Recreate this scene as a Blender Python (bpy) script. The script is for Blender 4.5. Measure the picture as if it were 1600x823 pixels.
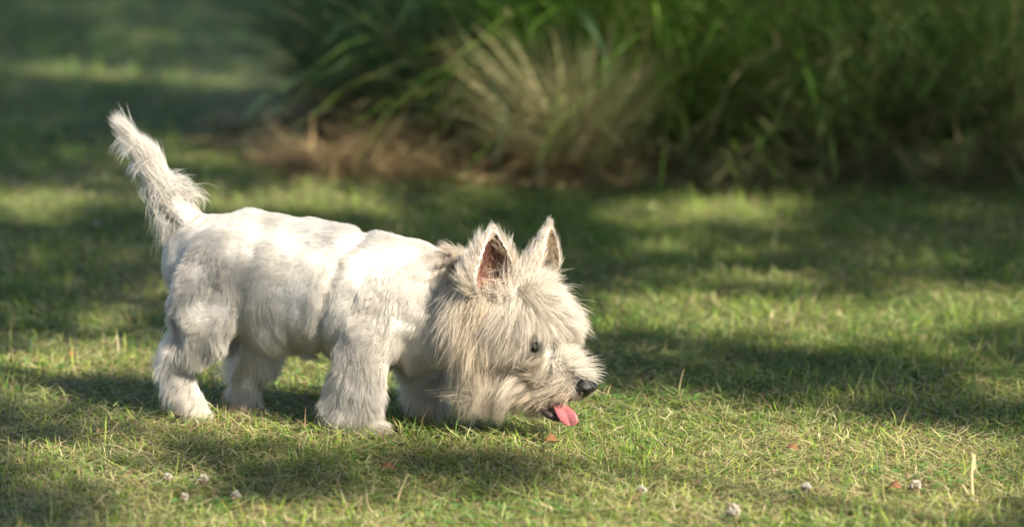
import bpy, bmesh, math, random
import numpy as np
from mathutils import Vector, Matrix

rng = np.random.default_rng(7)
random.seed(7)
sc = bpy.context.scene
for o in list(bpy.data.objects):
    bpy.data.objects.remove(o)
C = sc.collection

# ------------------------------------------------------------------ camera, sky, sun, exposure
CAM = np.array([0.0, -6.0, 1.1])
PITCH = math.radians(8.19)
FPX = 6600.0
cam_d = bpy.data.cameras.new('camera')
cam_d.sensor_width = 36.0
cam_d.lens = 36.0 * FPX / 1600.0
cam_d.clip_start = 0.1
cam_d.clip_end = 2000.0
cam_d.dof.use_dof = True
cam_d.dof.focus_distance = 5.93
cam_d.dof.aperture_fstop = 3.3
cam = bpy.data.objects.new('camera', cam_d)
cam.location = CAM
cam.rotation_euler = (math.radians(90) - PITCH, 0, 0)
C.objects.link(cam)
sc.camera = cam

SUN_EL = math.radians(36.5)
SUN_H = np.array([0.66, -0.75]); SUN_H /= np.linalg.norm(SUN_H)
SUN = np.array([SUN_H[0]*math.cos(SUN_EL), SUN_H[1]*math.cos(SUN_EL), math.sin(SUN_EL)])
sun_d = bpy.data.lights.new('sun', 'SUN')
sun_d.energy = 5.0
sun_d.angle = math.radians(0.55)
sun_d.color = (1.0, 0.90, 0.76)
sun = bpy.data.objects.new('sun', sun_d)
sun.rotation_euler = Vector(SUN).to_track_quat('Z', 'Y').to_euler()
sun.location = (4, -6, 8)
C.objects.link(sun)

world = bpy.data.worlds.new('World')
sc.world = world
world.use_nodes = True
wn = world.node_tree.nodes; wl = world.node_tree.links
sky = wn.new('ShaderNodeTexSky')
sky.sky_type = 'NISHITA'
sky.sun_disc = False
sky.sun_elevation = SUN_EL
sky.sun_rotation = math.atan2(SUN_H[0], SUN_H[1])
wl.new(sky.outputs[0], wn['Background'].inputs[0])
wn['Background'].inputs[1].default_value = 0.068
sc.view_settings.view_transform = 'Standard'
sc.view_settings.look = 'None'
sc.view_settings.gamma = 1.0
sc.view_settings.exposure = 1.65
sc.view_settings.use_curve_mapping = False
sc.render.engine = 'CYCLES'
sc.cycles.use_denoising = True
sc.cycles.use_adaptive_sampling = True
sc.cycles.adaptive_threshold = 0.02
sc.cycles.max_bounces = 8
sc.cycles.transmission_bounces = 7
sc.cycles.diffuse_bounces = 3
sc.cycles.glossy_bounces = 8
sc.cycles.transparent_max_bounces = 16
sc.cycles_curves.shape = 'RIBBONS'
sc.cycles_curves.subdivisions = 2

# ------------------------------------------------------------------ helpers
CR = np.array([1.0, 0, 0])
CF = np.array([0, math.cos(PITCH), -math.sin(PITCH)])
CU = np.array([0, math.sin(PITCH), math.cos(PITCH)])
def ray(px, py):
    return CF + CR*((px-800)/FPX) + CU*((411.5-py)/FPX)
def ground_at(px, py, z=0.0):
    d = ray(px, py)
    return CAM + d*((z-CAM[2])/d[2])
def project(P):
    Q = np.asarray(P) - CAM
    dz = Q@CF
    return 800 + FPX*(Q@CR)/dz, 411.5 - FPX*(Q@CU)/dz

def _hash(ix, iy, iz, seed):
    h = (ix.astype(np.int64)*73856093) ^ (iy.astype(np.int64)*19349663) ^ (iz.astype(np.int64)*83492791) ^ (seed*2654435)
    h = (h ^ (h >> 13)) * 1274126177
    h = h & 0x7fffffff
    h = (h ^ (h >> 15)) * 2246822519 & 0x7fffffff
    return (h % 100003)/100003.0
def vnoise(P, scale, seed=0):
    """smooth value noise in [-1,1] at an (n,3) array"""
    Q = np.asarray(P, float)/scale + 1000.0
    i = np.floor(Q).astype(np.int64); f = Q-i
    f = f*f*(3-2*f)
    r = 0
    for dx in (0, 1):
        wx = f[:, 0] if dx else 1-f[:, 0]
        for dy in (0, 1):
            wy = f[:, 1] if dy else 1-f[:, 1]
            for dz in (0, 1):
                wz = f[:, 2] if dz else 1-f[:, 2]
                r = r + wx*wy*wz*_hash(i[:, 0]+dx, i[:, 1]+dy, i[:, 2]+dz, seed)
    return r*2-1
def vnoise2(XY, scale, seed=0):
    return vnoise(np.c_[XY, np.zeros(len(XY))], scale, seed)
def norm(v):
    return v/np.maximum(np.linalg.norm(v, axis=-1, keepdims=True), 1e-9)

def tri_mesh(name, verts, tris, mat, colors=None, smooth=False):
    me = bpy.data.meshes.new(name)
    verts = np.asarray(verts, np.float32); tris = np.asarray(tris, np.int32)
    me.vertices.add(len(verts)); me.vertices.foreach_set('co', verts.ravel())
    me.loops.add(tris.size); me.loops.foreach_set('vertex_index', tris.ravel())
    me.polygons.add(len(tris))
    me.polygons.foreach_set('loop_start', np.arange(0, tris.size, 3, dtype=np.int32))
    if smooth:
        me.polygons.foreach_set('use_smooth', np.ones(len(tris), bool))
    if colors is not None:
        a = me.attributes.new('tint', 'FLOAT_COLOR', 'POINT')
        c = np.ones((len(verts), 4), np.float32); c[:, :3] = colors
        a.data.foreach_set('color', c.ravel())
    me.update(); me.validate()
    if mat: me.materials.append(mat)
    return me
def link(name, me, parent=None):
    o = bpy.data.objects.new(name, me)
    C.objects.link(o)
    if parent: o.parent = parent
    return o
def tag(o, label=None, cat=None, group=None, kind=None):
    if label: o['label'] = label
    if cat: o['category'] = cat
    if group: o['group'] = group
    if kind: o['kind'] = kind
    return o
def empty(name, loc):
    o = bpy.data.objects.new(name, None)
    o.empty_display_size = 0.05
    o.location = loc
    C.objects.link(o)
    return o
def keep_world(o, parent):
    o.parent = parent
    o.matrix_parent_inverse = Matrix.Translation(parent.location).inverted()

def mat_new(name):
    m = bpy.data.materials.new(name); m.use_nodes = True
    n = m.node_tree.nodes; n.clear()
    return m, n, m.node_tree.links
def leaf_material(name, trans=0.35, rough=0.6, attr=True, color=(0.1, 0.12, 0.03), spec=0.12, grain=60):
    m, n, l = mat_new(name)
    out = n.new('ShaderNodeOutputMaterial')
    p = n.new('ShaderNodeBsdfPrincipled'); t = n.new('ShaderNodeBsdfTranslucent'); mix = n.new('ShaderNodeMixShader')
    p.inputs['Roughness'].default_value = rough
    p.inputs['Specular IOR Level'].default_value = spec
    mix.inputs[0].default_value = trans
    if attr:
        a = n.new('ShaderNodeAttribute'); a.attribute_name = 'tint'; col = a.outputs['Color']
    else:
        a = n.new('ShaderNodeRGB'); a.outputs[0].default_value = (*color, 1); col = a.outputs[0]
    tc = n.new('ShaderNodeTexCoord'); nz = n.new('ShaderNodeTexNoise'); nz.inputs['Scale'].default_value = grain
    l.new(tc.outputs['Object'], nz.inputs['Vector'])
    mp = n.new('ShaderNodeMapRange'); mp.inputs['To Min'].default_value = 0.7; mp.inputs['To Max'].default_value = 1.3
    l.new(nz.outputs['Fac'], mp.inputs['Value'])
    mul = n.new('ShaderNodeVectorMath'); mul.operation = 'MULTIPLY'
    l.new(col, mul.inputs[0]); l.new(mp.outputs[0], mul.inputs[1])
    l.new(mul.outputs[0], p.inputs['Base Color']); l.new(mul.outputs[0], t.inputs['Color'])
    l.new(p.outputs[0], mix.inputs[1]); l.new(t.outputs[0], mix.inputs[2]); l.new(mix.outputs[0], out.inputs['Surface'])
    return m
def plain_material(name, color, rough=0.5, spec=0.5, noise=0.0, scale=80, bump=0.0, sss=0.0, coat=0.0):
    m, n, l = mat_new(name)
    out = n.new('ShaderNodeOutputMaterial'); p = n.new('ShaderNodeBsdfPrincipled')
    p.inputs['Roughness'].default_value = rough
    p.inputs['Specular IOR Level'].default_value = spec
    p.inputs['Coat Weight'].default_value = coat
    p.inputs['Subsurface Weight'].default_value = sss
    p.inputs['Subsurface Scale'].default_value = 0.004
    tc = n.new('ShaderNodeTexCoord'); nz = n.new('ShaderNodeTexNoise'); nz.inputs['Scale'].default_value = scale
    nz.inputs['Detail'].default_value = 5
    l.new(tc.outputs['Object'], nz.inputs['Vector'])
    mp = n.new('ShaderNodeMapRange'); mp.inputs['To Min'].default_value = 1-noise; mp.inputs['To Max'].default_value = 1+noise
    l.new(nz.outputs['Fac'], mp.inputs['Value'])
    mul = n.new('ShaderNodeVectorMath'); mul.operation = 'MULTIPLY'
    mul.inputs[0].default_value = color
    l.new(mp.outputs[0], mul.inputs[1]); l.new(mul.outputs[0], p.inputs['Base Color'])
    if bump:
        b = n.new('ShaderNodeBump'); b.inputs['Strength'].default_value = bump; b.inputs['Distance'].default_value = 0.002
        l.new(nz.outputs['Fac'], b.inputs['Height']); l.new(b.outputs[0], p.inputs['Normal'])
    l.new(p.outputs[0], out.inputs['Surface'])
    return m

# ------------------------------------------------------------------ ground
def ground_height(XY):
    XY = np.asarray(XY, float)
    r = np.hypot(XY[:, 0]+0.2, XY[:, 1])
    amp = np.clip((r-0.6)/1.5, 0, 1)
    return amp*(0.010*vnoise2(XY, 0.45, 3) + 0.02*vnoise2(XY, 1.7, 4)) + np.clip((r-9)/30, 0, 1)*0.2*vnoise2(XY, 9, 5)

def dryness(XY):
    """0 lush .. 1 dry straw: a worn, patchy lawn"""
    d = 0.5*vnoise2(XY, 0.5, 11) + 0.35*vnoise2(XY, 0.2, 12) + 0.45*vnoise2(XY, 1.6, 13)
    for (px, py, rx, ry) in ((350, 130, 0.7, 1.2), (60, 322, 0.35, 0.3), (180, 440, 0.25, 0.3), (90, 700, 0.2, 0.15), (1450, 790, 0.35, 0.12), (480, 300, 0.4, 0.25)):
        g = ground_at(px, py); d = d + 0.6*np.exp(-((XY[:, 0]-g[0])/rx)**2-((XY[:, 1]-g[1])/ry)**2)
    return np.clip(0.45 + 0.62*d, 0, 1)

def make_ground():
    xs = np.unique(np.r_[np.linspace(-4, 4, 90), np.sign(np.linspace(-1, 1, 61))*4*(75**np.abs(np.linspace(-1, 1, 61)))])
    ys = np.unique(np.r_[np.linspace(-4, 10, 150), np.linspace(-300, -4, 25), 10*(40**np.linspace(0, 1, 25))])
    X, Y = np.meshgrid(xs, ys)
    XY = np.c_[X.ravel(), Y.ravel()]
    V = np.c_[XY, ground_height(XY)]
    nx = len(xs); idx = np.arange(len(V)).reshape(X.shape)
    a, b, c, d = idx[:-1, :-1].ravel(), idx[:-1, 1:].ravel(), idx[1:, 1:].ravel(), idx[1:, :-1].ravel()
    T = np.r_[np.c_[a, b, c], np.c_[a, c, d]]
    m, n, l = mat_new('turf')
    out = n.new('ShaderNodeOutputMaterial'); p = n.new('ShaderNodeBsdfPrincipled')
    p.inputs['Roughness'].default_value = 0.95; p.inputs['Specular IOR Level'].default_value = 0.1
    tc = n.new('ShaderNodeTexCoord')
    n1 = n.new('ShaderNodeTexNoise'); n1.inputs['Scale'].default_value = 2.2; n1.inputs['Detail'].default_value = 7
    n2 = n.new('ShaderNodeTexNoise'); n2.inputs['Scale'].default_value = 90; n2.inputs['Detail'].default_value = 4
    l.new(tc.outputs['Object'], n1.inputs['Vector']); l.new(tc.outputs['Object'], n2.inputs['Vector'])
    r1 = n.new('ShaderNodeValToRGB')
    r1.color_ramp.elements[0].position = 0.35; r1.color_ramp.elements[0].color = (0.055, 0.085, 0.022, 1)
    r1.color_ramp.elements[1].position = 0.68; r1.color_ramp.elements[1].color = (0.15, 0.135, 0.06, 1)
    l.new(n1.outputs['Fac'], r1.inputs[0])
    r2 = n.new('ShaderNodeValToRGB')
    r2.color_ramp.elements[0].color = (0.5, 0.5, 0.5, 1); r2.color_ramp.elements[1].color = (1.35, 1.35, 1.35, 1)
    l.new(n2.outputs['Fac'], r2.inputs[0])
    mul = n.new('ShaderNodeVectorMath'); mul.operation = 'MULTIPLY'
    l.new(r1.outputs[0], mul.inputs[0]); l.new(r2.outputs[0], mul.inputs[1]); l.new(mul.outputs[0], p.inputs['Base Color'])
    bp = n.new('ShaderNodeBump'); bp.inputs['Strength'].default_value = 0.8; bp.inputs['Distance'].default_value = 0.02
    l.new(n2.outputs['Fac'], bp.inputs['Height']); l.new(bp.outputs[0], p.inputs['Normal'])
    l.new(p.outputs[0], out.inputs['Surface'])
    o = link('ground', tri_mesh('ground', V, T, m, smooth=True))
    tag(o, 'patchy turf ground under the mown grass', kind='structure')
make_ground()

# ------------------------------------------------------------------ blades
def blades(root, height, width, az, lean, bend, facing=None, segs=2, flatten=0.0):
    """many tapered blades -> verts, tris, and the 0..1 height of each vertex"""
    n = len(root)
    d = np.c_[np.cos(az), np.sin(az), np.zeros(n)]
    if facing is None:
        facing = az + math.pi/2 + rng.normal(0, 0.7, n)
    sd = np.c_[np.cos(facing), np.sin(facing), np.zeros(n)]
    rings = []; hs = []
    p = root.copy(); ang = lean.copy()
    for k in range(segs+1):
        s = k/segs
        w = width*(1-0.15*s)*(1 if k < segs else 0.0)*0.5
        if k < segs:
            rings.append(p - sd*w[:, None]); rings.append(p + sd*w[:, None]); hs += [s, s]
        else:
            rings.append(p.copy()); hs += [1.0]
        st = height/segs
        p = p + (d*np.sin(ang)[:, None] + np.array([0, 0, 1.0])*np.cos(ang)[:, None])*st[:, None]
        ang = ang + bend/segs
    V = np.stack(rings, 1)              # n, 2*segs+1, 3
    m = V.shape[1]
    tl = []
    for k in range(segs-1):
        a = 2*k
        tl += [(a, a+1, a+3), (a, a+3, a+2)]
    a = 2*(segs-1)
    tl += [(a, a+1, a+2)]
    tl = np.array(tl)
    T = (np.arange(n)*m)[:, None, None] + tl[None]
    H = np.tile(np.array(hs), n)
    return V.reshape(-1, 3), T.reshape(-1, 3), H, m

GREENS = np.array([(0.10, 0.205, 0.03), (0.165, 0.265, 0.042), (0.25, 0.31, 0.068), (0.064, 0.16, 0.045), (0.115, 0.235, 0.062)])
STRAWS = np.array([(0.45, 0.40, 0.20), (0.54, 0.49, 0.28), (0.36, 0.30, 0.14), (0.40, 0.41, 0.18), (0.30, 0.19, 0.11)])

def visible_xy(n, y0, y1, margin):
    Y = rng.uniform(y0, y1, n*2)
    half = (Y+6)*(800/FPX) + margin
    keep = rng.uniform(0, 1, n*2) < half/half.max()
    Y = Y[keep][:n]; half = half[keep][:n]
    return np.c_[rng.uniform(-1, 1, len(Y))*half, Y]

FEET = [ground_at(*p)[:2] for p in ((312, 655), (400, 652), (578, 684), (690, 668))]
def grass_layer(name, zones, label):
    Vs, Ts, Cs = [], [], []; off = 0
    for (y0, y1, dens, hmul, margin) in zones:
        area = (y1-y0)*2*(((y0+y1)/2+6)*800/FPX+margin)
        n = int(area*dens)
        XY = visible_xy(n, y0, y1, margin); n = len(XY)
        d = dryness(XY)
        tall = np.clip(0.5+0.9*vnoise2(XY, 0.16, 21)+0.4*vnoise2(XY, 0.05, 22), 0, 1)
        kind = rng.uniform(0, 1, n)
        dry = kind < 0.03 + d*0.60
        flat = rng.uniform(0, 1, n) < np.where(dry, 0.82, 0.40)
        h = (0.010+0.016*tall)*rng.lognormal(0, 0.38, n)*hmul
        for fx, fy in FEET:
            h = h*(1+0.7*np.exp(-((XY[:, 0]-fx)**2+(XY[:, 1]-fy)**2)/0.05**2))
        h[flat] = rng.uniform(0.018, 0.05, flat.sum())*hmul
        w = rng.uniform(0.0012, 0.0027, n)*hmul**0.8
        w[dry] *= 0.75
        az = rng.uniform(0, 2*math.pi, n) 
        lean = np.abs(rng.normal(0.5, 0.42, n)); bend = rng.normal(0.9, 0.7, n)
        lean[flat] = rng.uniform(1.2, 1.62, flat.sum()); bend[flat] = rng.normal(0.1, 0.35, flat.sum())
        z = ground_height(XY)
        z = z + np.where(flat, rng.uniform(0.002, 0.016, n), -0.002)
        V, T, H, m = blades(np.c_[XY, z], h, w, az, lean, bend, segs=2)
        col = np.where(dry[:, None], STRAWS[rng.integers(0, len(STRAWS), n)], GREENS[rng.integers(0, len(GREENS), n)])
        lush = np.clip(1-d, 0, 1)[:, None]
        col = col*rng.uniform(0.75, 1.25, (n, 1))
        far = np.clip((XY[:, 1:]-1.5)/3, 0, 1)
        col = col*(1-far*(1-np.array([0.80, 0.97, 1.0])))  # distant blades tinted cooler: the bluish cast of shade put into their colour
        col = np.where(dry[:, None], col, col*(0.8+0.35*(1-lush)) + (1-lush)*np.array([0.05, 0.02, 0.0]))
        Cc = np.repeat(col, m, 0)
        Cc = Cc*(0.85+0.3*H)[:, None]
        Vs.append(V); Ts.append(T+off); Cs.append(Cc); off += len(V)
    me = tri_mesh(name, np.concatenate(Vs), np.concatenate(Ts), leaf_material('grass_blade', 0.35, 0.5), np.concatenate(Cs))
    o = link(name, me)
    tag(o, label, 'grass', kind='stuff')
    return o
grass_layer('lawn_grass', [(-1.2, 0.7, 40000, 0.92, 0.45), (0.7, 2.7, 16000, 1.1, 0.8), (2.7, 5.5, 5500, 1.45, 1.3), (5.5, 12.0, 2000, 2.1, 2.0)],
            'short mown lawn grass, green mixed with dry straw-coloured clippings')

# ------------------------------------------------------------------ grass tussocks behind the dog
tuss_mat = leaf_material('tussock_blade', 0.3, 0.45, grain=25)
def arching(n, base_r, len_rng, lean_rng, bend_rng, width, col_base, col_tip, loc, flop=0.0, segs=6, seed_az=None):
    a = rng.uniform(0, 2*math.pi, n); r = base_r*np.sqrt(rng.uniform(0, 1, n))
    root = np.c_[np.cos(a)*r, np.sin(a)*r*0.8, np.zeros(n)]
    az = a + rng.normal(0, 0.5, n) + np.where(rng.uniform(0, 1, n) < 0.22, rng.uniform(-2.6, 2.6, n), 0)
    L = rng.uniform(*len_rng, n)
    lean = rng.uniform(lean_rng[0], lean_rng[1], n)*(0.35+0.65*r/base_r)
    bend = rng.uniform(*bend_rng, n) + np.where(rng.uniform(0, 1, n) < 0.15, 0.9, 0)
    dead = rng.uniform(0, 1, n) < 0.10
    V, T, H, m = blades(root, L, rng.uniform(0.7, 1.3, n)*width, az, lean, bend, segs=segs)
    V[:, 2] = np.maximum(V[:, 2], 0.004+0.02*rng.uniform(0, 1, len(V)))
    t = np.clip(H*2.2-0.1, 0, 1)[:, None]
    cb = np.array(col_base)[rng.integers(0, len(col_base), n)]; ct = np.array(col_tip)[rng.integers(0, len(col_tip), n)]
    j = rng.uniform(0.6, 1.45, (n, 1))
    ct = np.where(dead[:, None], np.array([0.30, 0.25, 0.13]), ct)
    cb = cb*1.1; ct = ct*0.95
    col = np.repeat(cb*j, m, 0)*(1-t) + np.repeat(ct*j, m, 0)*t
    return V, T, col
DARKG = [(0.075, 0.165, 0.085), (0.095, 0.185, 0.09), (0.13, 0.20, 0.115)]
MIDG = [(0.095, 0.19, 0.05), (0.12, 0.22, 0.06), (0.155, 0.22, 0.085)]
BRIGHTG = [(0.11, 0.23, 0.025), (0.09, 0.20, 0.025), (0.15, 0.24, 0.04)]
PALE = [(0.24, 0.25, 0.12), (0.34, 0.31, 0.17), (0.14, 0.19, 0.08)]
STRAWB = [(0.55, 0.49, 0.29), (0.48, 0.42, 0.23), (0.40, 0.37, 0.18)]
TAN = [(0.38, 0.28, 0.14), (0.30, 0.19, 0.09), (0.44, 0.36, 0.19)]
BROWN = [(0.27, 0.19, 0.10), (0.19, 0.14, 0.08), (0.34, 0.27, 0.15)]
GREYB = [(0.17, 0.15, 0.10), (0.13, 0.125, 0.085), (0.22, 0.19, 0.13)]
SKG = [(0.20, 0.21, 0.09), (0.26, 0.23, 0.13), (0.14, 0.20, 0.07)]
TUSS = [  # px, Y, scale, tip colours, base colours, skirt colours, label
    (648, 3.75, 0.72, DARKG, MIDG, TAN, 'small dark bluish-green grass tussock at the left end of the planting, above the dog\'s back'),
    (765, 3.4, 0.95, DARKG, MIDG, BROWN, 'large dark blue-green grass tussock with wide fan of blades behind the dog\'s shoulders'),
    (893, 2.85, 0.35, PALE+STRAWB, STRAWB, TAN, 'pale straw-coloured grass tussock catching light, between dark and bright green tussocks'),
    (1055, 3.2, 0.95, BRIGHTG, BRIGHTG, SKG, 'brightest green grass tussock, just right of the pale straw one'),
    (1200, 3.55, 1.0, BRIGHTG, MIDG, SKG, 'tall fresh green grass tussock behind, right of the brightest one'),
    (1320, 3.15, 0.9, MIDG, PALE, SKG, 'mid-green grass tussock with greyish dead skirt, third from the right edge'),
    (1450, 3.45, 1.0, MIDG, MIDG, GREYB, 'dark green grass tussock second from the right edge of the planting'),
    (1580, 3.1, 0.9, MIDG, PALE, SKG, 'grass tussock with pale lower stems cut off by the right edge'),
]
for i, (px, Y, s, ct, cb, sk, lab) in enumerate(TUSS):
    X = (px-800)*(Y+6)/FPX
    root = empty('grass_tussock', (X, Y, float(ground_height(np.array([[X, Y]]))[0])))
    tag(root, lab, 'grass tussock', 'ornamental grass tussocks behind the dog')
    dn = 0.33 if s < 0.4 else 1.0
    V1, T1, C1 = arching(int(3200*dn), 0.19*s, (0.5*s, 1.2*s), (0.1, 0.9), (0.2, 1.1), 0.0029, cb, ct, root.location)
    V2, T2, C2 = arching(int(1400*dn), 0.22*s, (0.3*s, 0.75*s), (0.5, 1.25), (0.3, 1.1), 0.0029, cb, ct, root.location)
    me = tri_mesh('blades', np.r_[V1, V2], np.r_[T1, T2+len(V1)], tuss_mat, np.r_[C1, C2])
    b = link('blades', me, root); b['kind'] = 'stuff'
    V3, T3, C3 = arching(1500, 0.26*s, (0.22*s, 0.6*s), (0.9, 1.6), (0.4, 1.3), 0.0048, sk, sk, root.location, segs=5)
    k = link('dead_skirt', tri_mesh('dead_skirt', V3, T3, tuss_mat, C3), root); k['kind'] = 'stuff'

# brown litter heaped in front of the left tussocks
def litter(name, spots, n_per, label, cols):
    Vs, Ts, Cs = [], [], []; off = 0
    for (px, py, rx, ry, hh, ci) in spots:
        c = ground_at(px, py)
        n = n_per
        a = rng.uniform(0, 2*math.pi, n); r = np.sqrt(rng.uniform(0, 1, n))
        XY = np.c_[c[0]+np.cos(a)*r*rx, c[1]+np.sin(a)*r*ry]
        hump = hh*(1-r**2)
        z = ground_height(XY)+hump*rng.uniform(0.3, 1, n)+0.004
        L = rng.uniform(0.06, 0.26, n)
        V, T, H, m = blades(np.c_[XY, z], L, rng.uniform(0.002, 0.0042, n), rng.normal(0, 0.9, n)+np.where(rng.uniform(0, 1, n) < 0.5, 0, math.pi), rng.uniform(1.3, 1.75, n), rng.normal(0.1, 0.5, n), segs=3)
        V[:, 2] = np.maximum(V[:, 2], np.repeat(ground_height(XY), m)+0.002)
        col = np.array(cols[ci])[rng.integers(0, 3, n)]*rng.uniform(0.6, 1.4, (n, 1))
        Vs.append(V); Ts.append(T+off); Cs.append(np.repeat(col, m, 0)); off += len(V)
    o = link(name, tri_mesh(name, np.concatenate(Vs), np.concatenate(Ts), tuss_mat, np.concatenate(Cs)))
    tag(o, label, 'dead grass', kind='stuff')
litter('dead_grass_litter', [(530, 278, 0.10, 0.2, 0.06, 1), (610, 266, 0.18, 0.3, 0.09, 4), (700, 262, 0.2, 0.3, 0.09, 1), (800, 266, 0.18, 0.3, 0.08, 4),
        (880, 262, 0.16, 0.3, 0.08, 2), (990, 280, 0.18, 0.22, 0.05, 3), (1110, 280, 0.18, 0.22, 0.05, 2), (1260, 285, 0.2, 0.22, 0.05, 3), (1400, 285, 0.2, 0.22, 0.05, 2), (1540, 288, 0.2, 0.22, 0.05, 3)],
       1700, 'brown and tan dead grass litter heaped along the foot of the tussocks', [TAN, BROWN, GREYB, SKG, [(0.33, 0.25, 0.13), (0.22, 0.15, 0.08), (0.28, 0.24, 0.13)]])

# ------------------------------------------------------------------ trees out of frame on the right whose crowns dapple the lawn
LIT = [  # photo-space ellipses where the sun reaches the lawn (cx, cy, rx, ry)
    (1240, 505, 330, 26), (1500, 470, 160, 22), (1050, 480, 130, 22), (1100, 330, 130, 16),
    (1180, 700, 420, 36), (1000, 640, 130, 30), (1350, 790, 420, 40), (860, 770, 120, 40), (1500, 745, 160, 22), (950, 720, 120, 40), (1560, 600, 90, 26),
    (250, 600, 330, 22), (60, 600, 120, 26), (350, 615, 300, 26), (560, 630, 200, 24), (690, 655, 210, 34), (200, 605, 260, 44), (540, 625, 110, 28), (820, 668, 110, 26), (260, 655, 150, 38), (560, 682, 130, 32), (720, 812, 170, 24), (420, 805, 130, 20), (1050, 810, 260, 40), (560, 250, 80, 14), (470, 285, 60, 8), (860, 215, 90, 30), (450, 850, 330, 36), (1150, 860, 500, 36), (1200, 775, 480, 50), (150, 720, 170, 30), (160, 560, 160, 26), (430, 575, 250, 26), (640, 590, 160, 24),
    (60, 325, 110, 14), (420, 325, 180, 12), (120, 715, 160, 26), (250, 780, 120, 26), (180, 500, 100, 18), (620, 690, 160, 16), (420, 690, 90, 14),
    (350, 130, 120, 8), (90, 116, 70, 5), (450, 142, 50, 9), (200, 66, 90, 3), (1060, 380, 70, 12), (1200, 440, 120, 9), (1400, 410, 90, 10),
]
SHADE = [(432, 640, 44, 9), (600, 745, 230, 26), (1250, 595, 260, 26), (60, 650, 120, 14), (330, 735, 100, 14), (1520, 655, 160, 22)]
# places on the dog and the tussocks that the sun reaches through gaps in the crowns (px, py, depth Y, radius m)
GAPS = [(330, 390, 0.0, 0.09), (345, 470, -0.02, 0.09), (420, 380, -0.05, 0.09), (470, 440, -0.08, 0.07), (360, 540, -0.03, 0.07), (300, 600, 0.0, 0.06), (560, 620, -0.1, 0.08), (545, 380, -0.06, 0.06),
        (820, 470, -0.17, 0.16), (850, 540, -0.2, 0.17), (780, 550, -0.19, 0.16), (740, 500, -0.17, 0.14), (885, 600, -0.22, 0.15), (765, 400, -0.16, 0.13), (730, 610, -0.16, 0.15), (850, 390, -0.1, 0.13), (240, 270, 0.1, 0.13), (200, 200, 0.1, 0.12), (280, 330, 0.08, 0.12), (300, 620, 0.02, 0.09), (290, 570, 0.02, 0.08), (330, 520, 0.0, 0.09), (450, 510, -0.06, 0.08), (560, 645, -0.07, 0.10), (560, 590, -0.07, 0.09), (395, 630, 0.05, 0.07), (600, 520, -0.08, 0.06), (560, 255, 2.75, 0.12), (650, 240, 2.9, 0.12), (480, 285, 2.7, 0.08),
        (885, 130, 2.8, 0.15), (900, 190, 2.7, 0.12), (1050, 120, 2.9, 0.2), (1020, 40, 2.9, 0.2), (690, 90, 3.1, 0.2), (610, 60, 3.4, 0.18), (1190, 70, 3.2, 0.22), (1340, 80, 2.9, 0.2), (1480, 60, 3.1, 0.22), (1580, 130, 2.8, 0.16), (1250, 200, 2.75, 0.1), (1420, 230, 2.7, 0.09), (1080, 230, 2.7, 0.08), (730, 230, 2.75, 0.12), (800, 260, 2.6, 0.1), (800, 60, 3.2, 0.2)]
def gap_ground():
    out = []
    for (px, py, Y, r) in GAPS:
        d = ray(px, py); P = CAM + d*((Y-CAM[1])/d[1])
        out.append((*(P - SUN*(P[2]/SUN[2]))[:2], r))
    return out
def sun_mask(XY):
    P = np.c_[XY, np.zeros(len(XY))]
    px, py = project(P)
    wob = 0.2*vnoise2(XY, 0.16, 31) + 0.15*vnoise2(XY, 0.07, 33) + 0.38*vnoise2(XY*np.array([0.42, 1.0]), 0.13, 34)
    m = np.full(len(XY), 9.0)
    for (cx, cy, rx, ry) in LIT:
        m = np.minimum(m, ((px-cx)/rx)**2 + ((py-cy)/ry)**2)
    lit = m < 1.6 + 1.5*wob
    for (cx, cy, rx, ry) in SHADE:
        lit &= ((px-cx)/rx)**2 + ((py-cy)/ry)**2 > 1 + wob
    outside = (px < -80) | (px > 1680) | (py > 880) | (py < -20)
    lit = np.where(outside, vnoise2(XY, 0.5, 35) > 0.25, lit)
    bank = (XY[:, 1] > 2.95) & (XY[:, 1] < 6.2) & (XY[:, 0] > -1.0 + 0.1*(XY[:, 1]-3))
    fleck = vnoise2(XY, 0.11, 37) > np.where(XY[:, 1] > 2.8, 0.5, 0.60)
    fleck |= bank & (vnoise2(XY, 0.30, 39) + 0.5*vnoise2(XY, 0.12, 40) > -0.7)
    dogzone = (((px-330)/330)**2 + ((py-620)/45)**2 < 1)
    lit &= ~(dogzone & (rng.uniform(0, 1, len(XY)) < 0.13))
    lit = lit | fleck
    for (gx, gy, r) in gap_ground():
        lit |= np.hypot(XY[:, 0]-gx, XY[:, 1]-gy) < r*(1+0.6*wob)
    return lit
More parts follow.
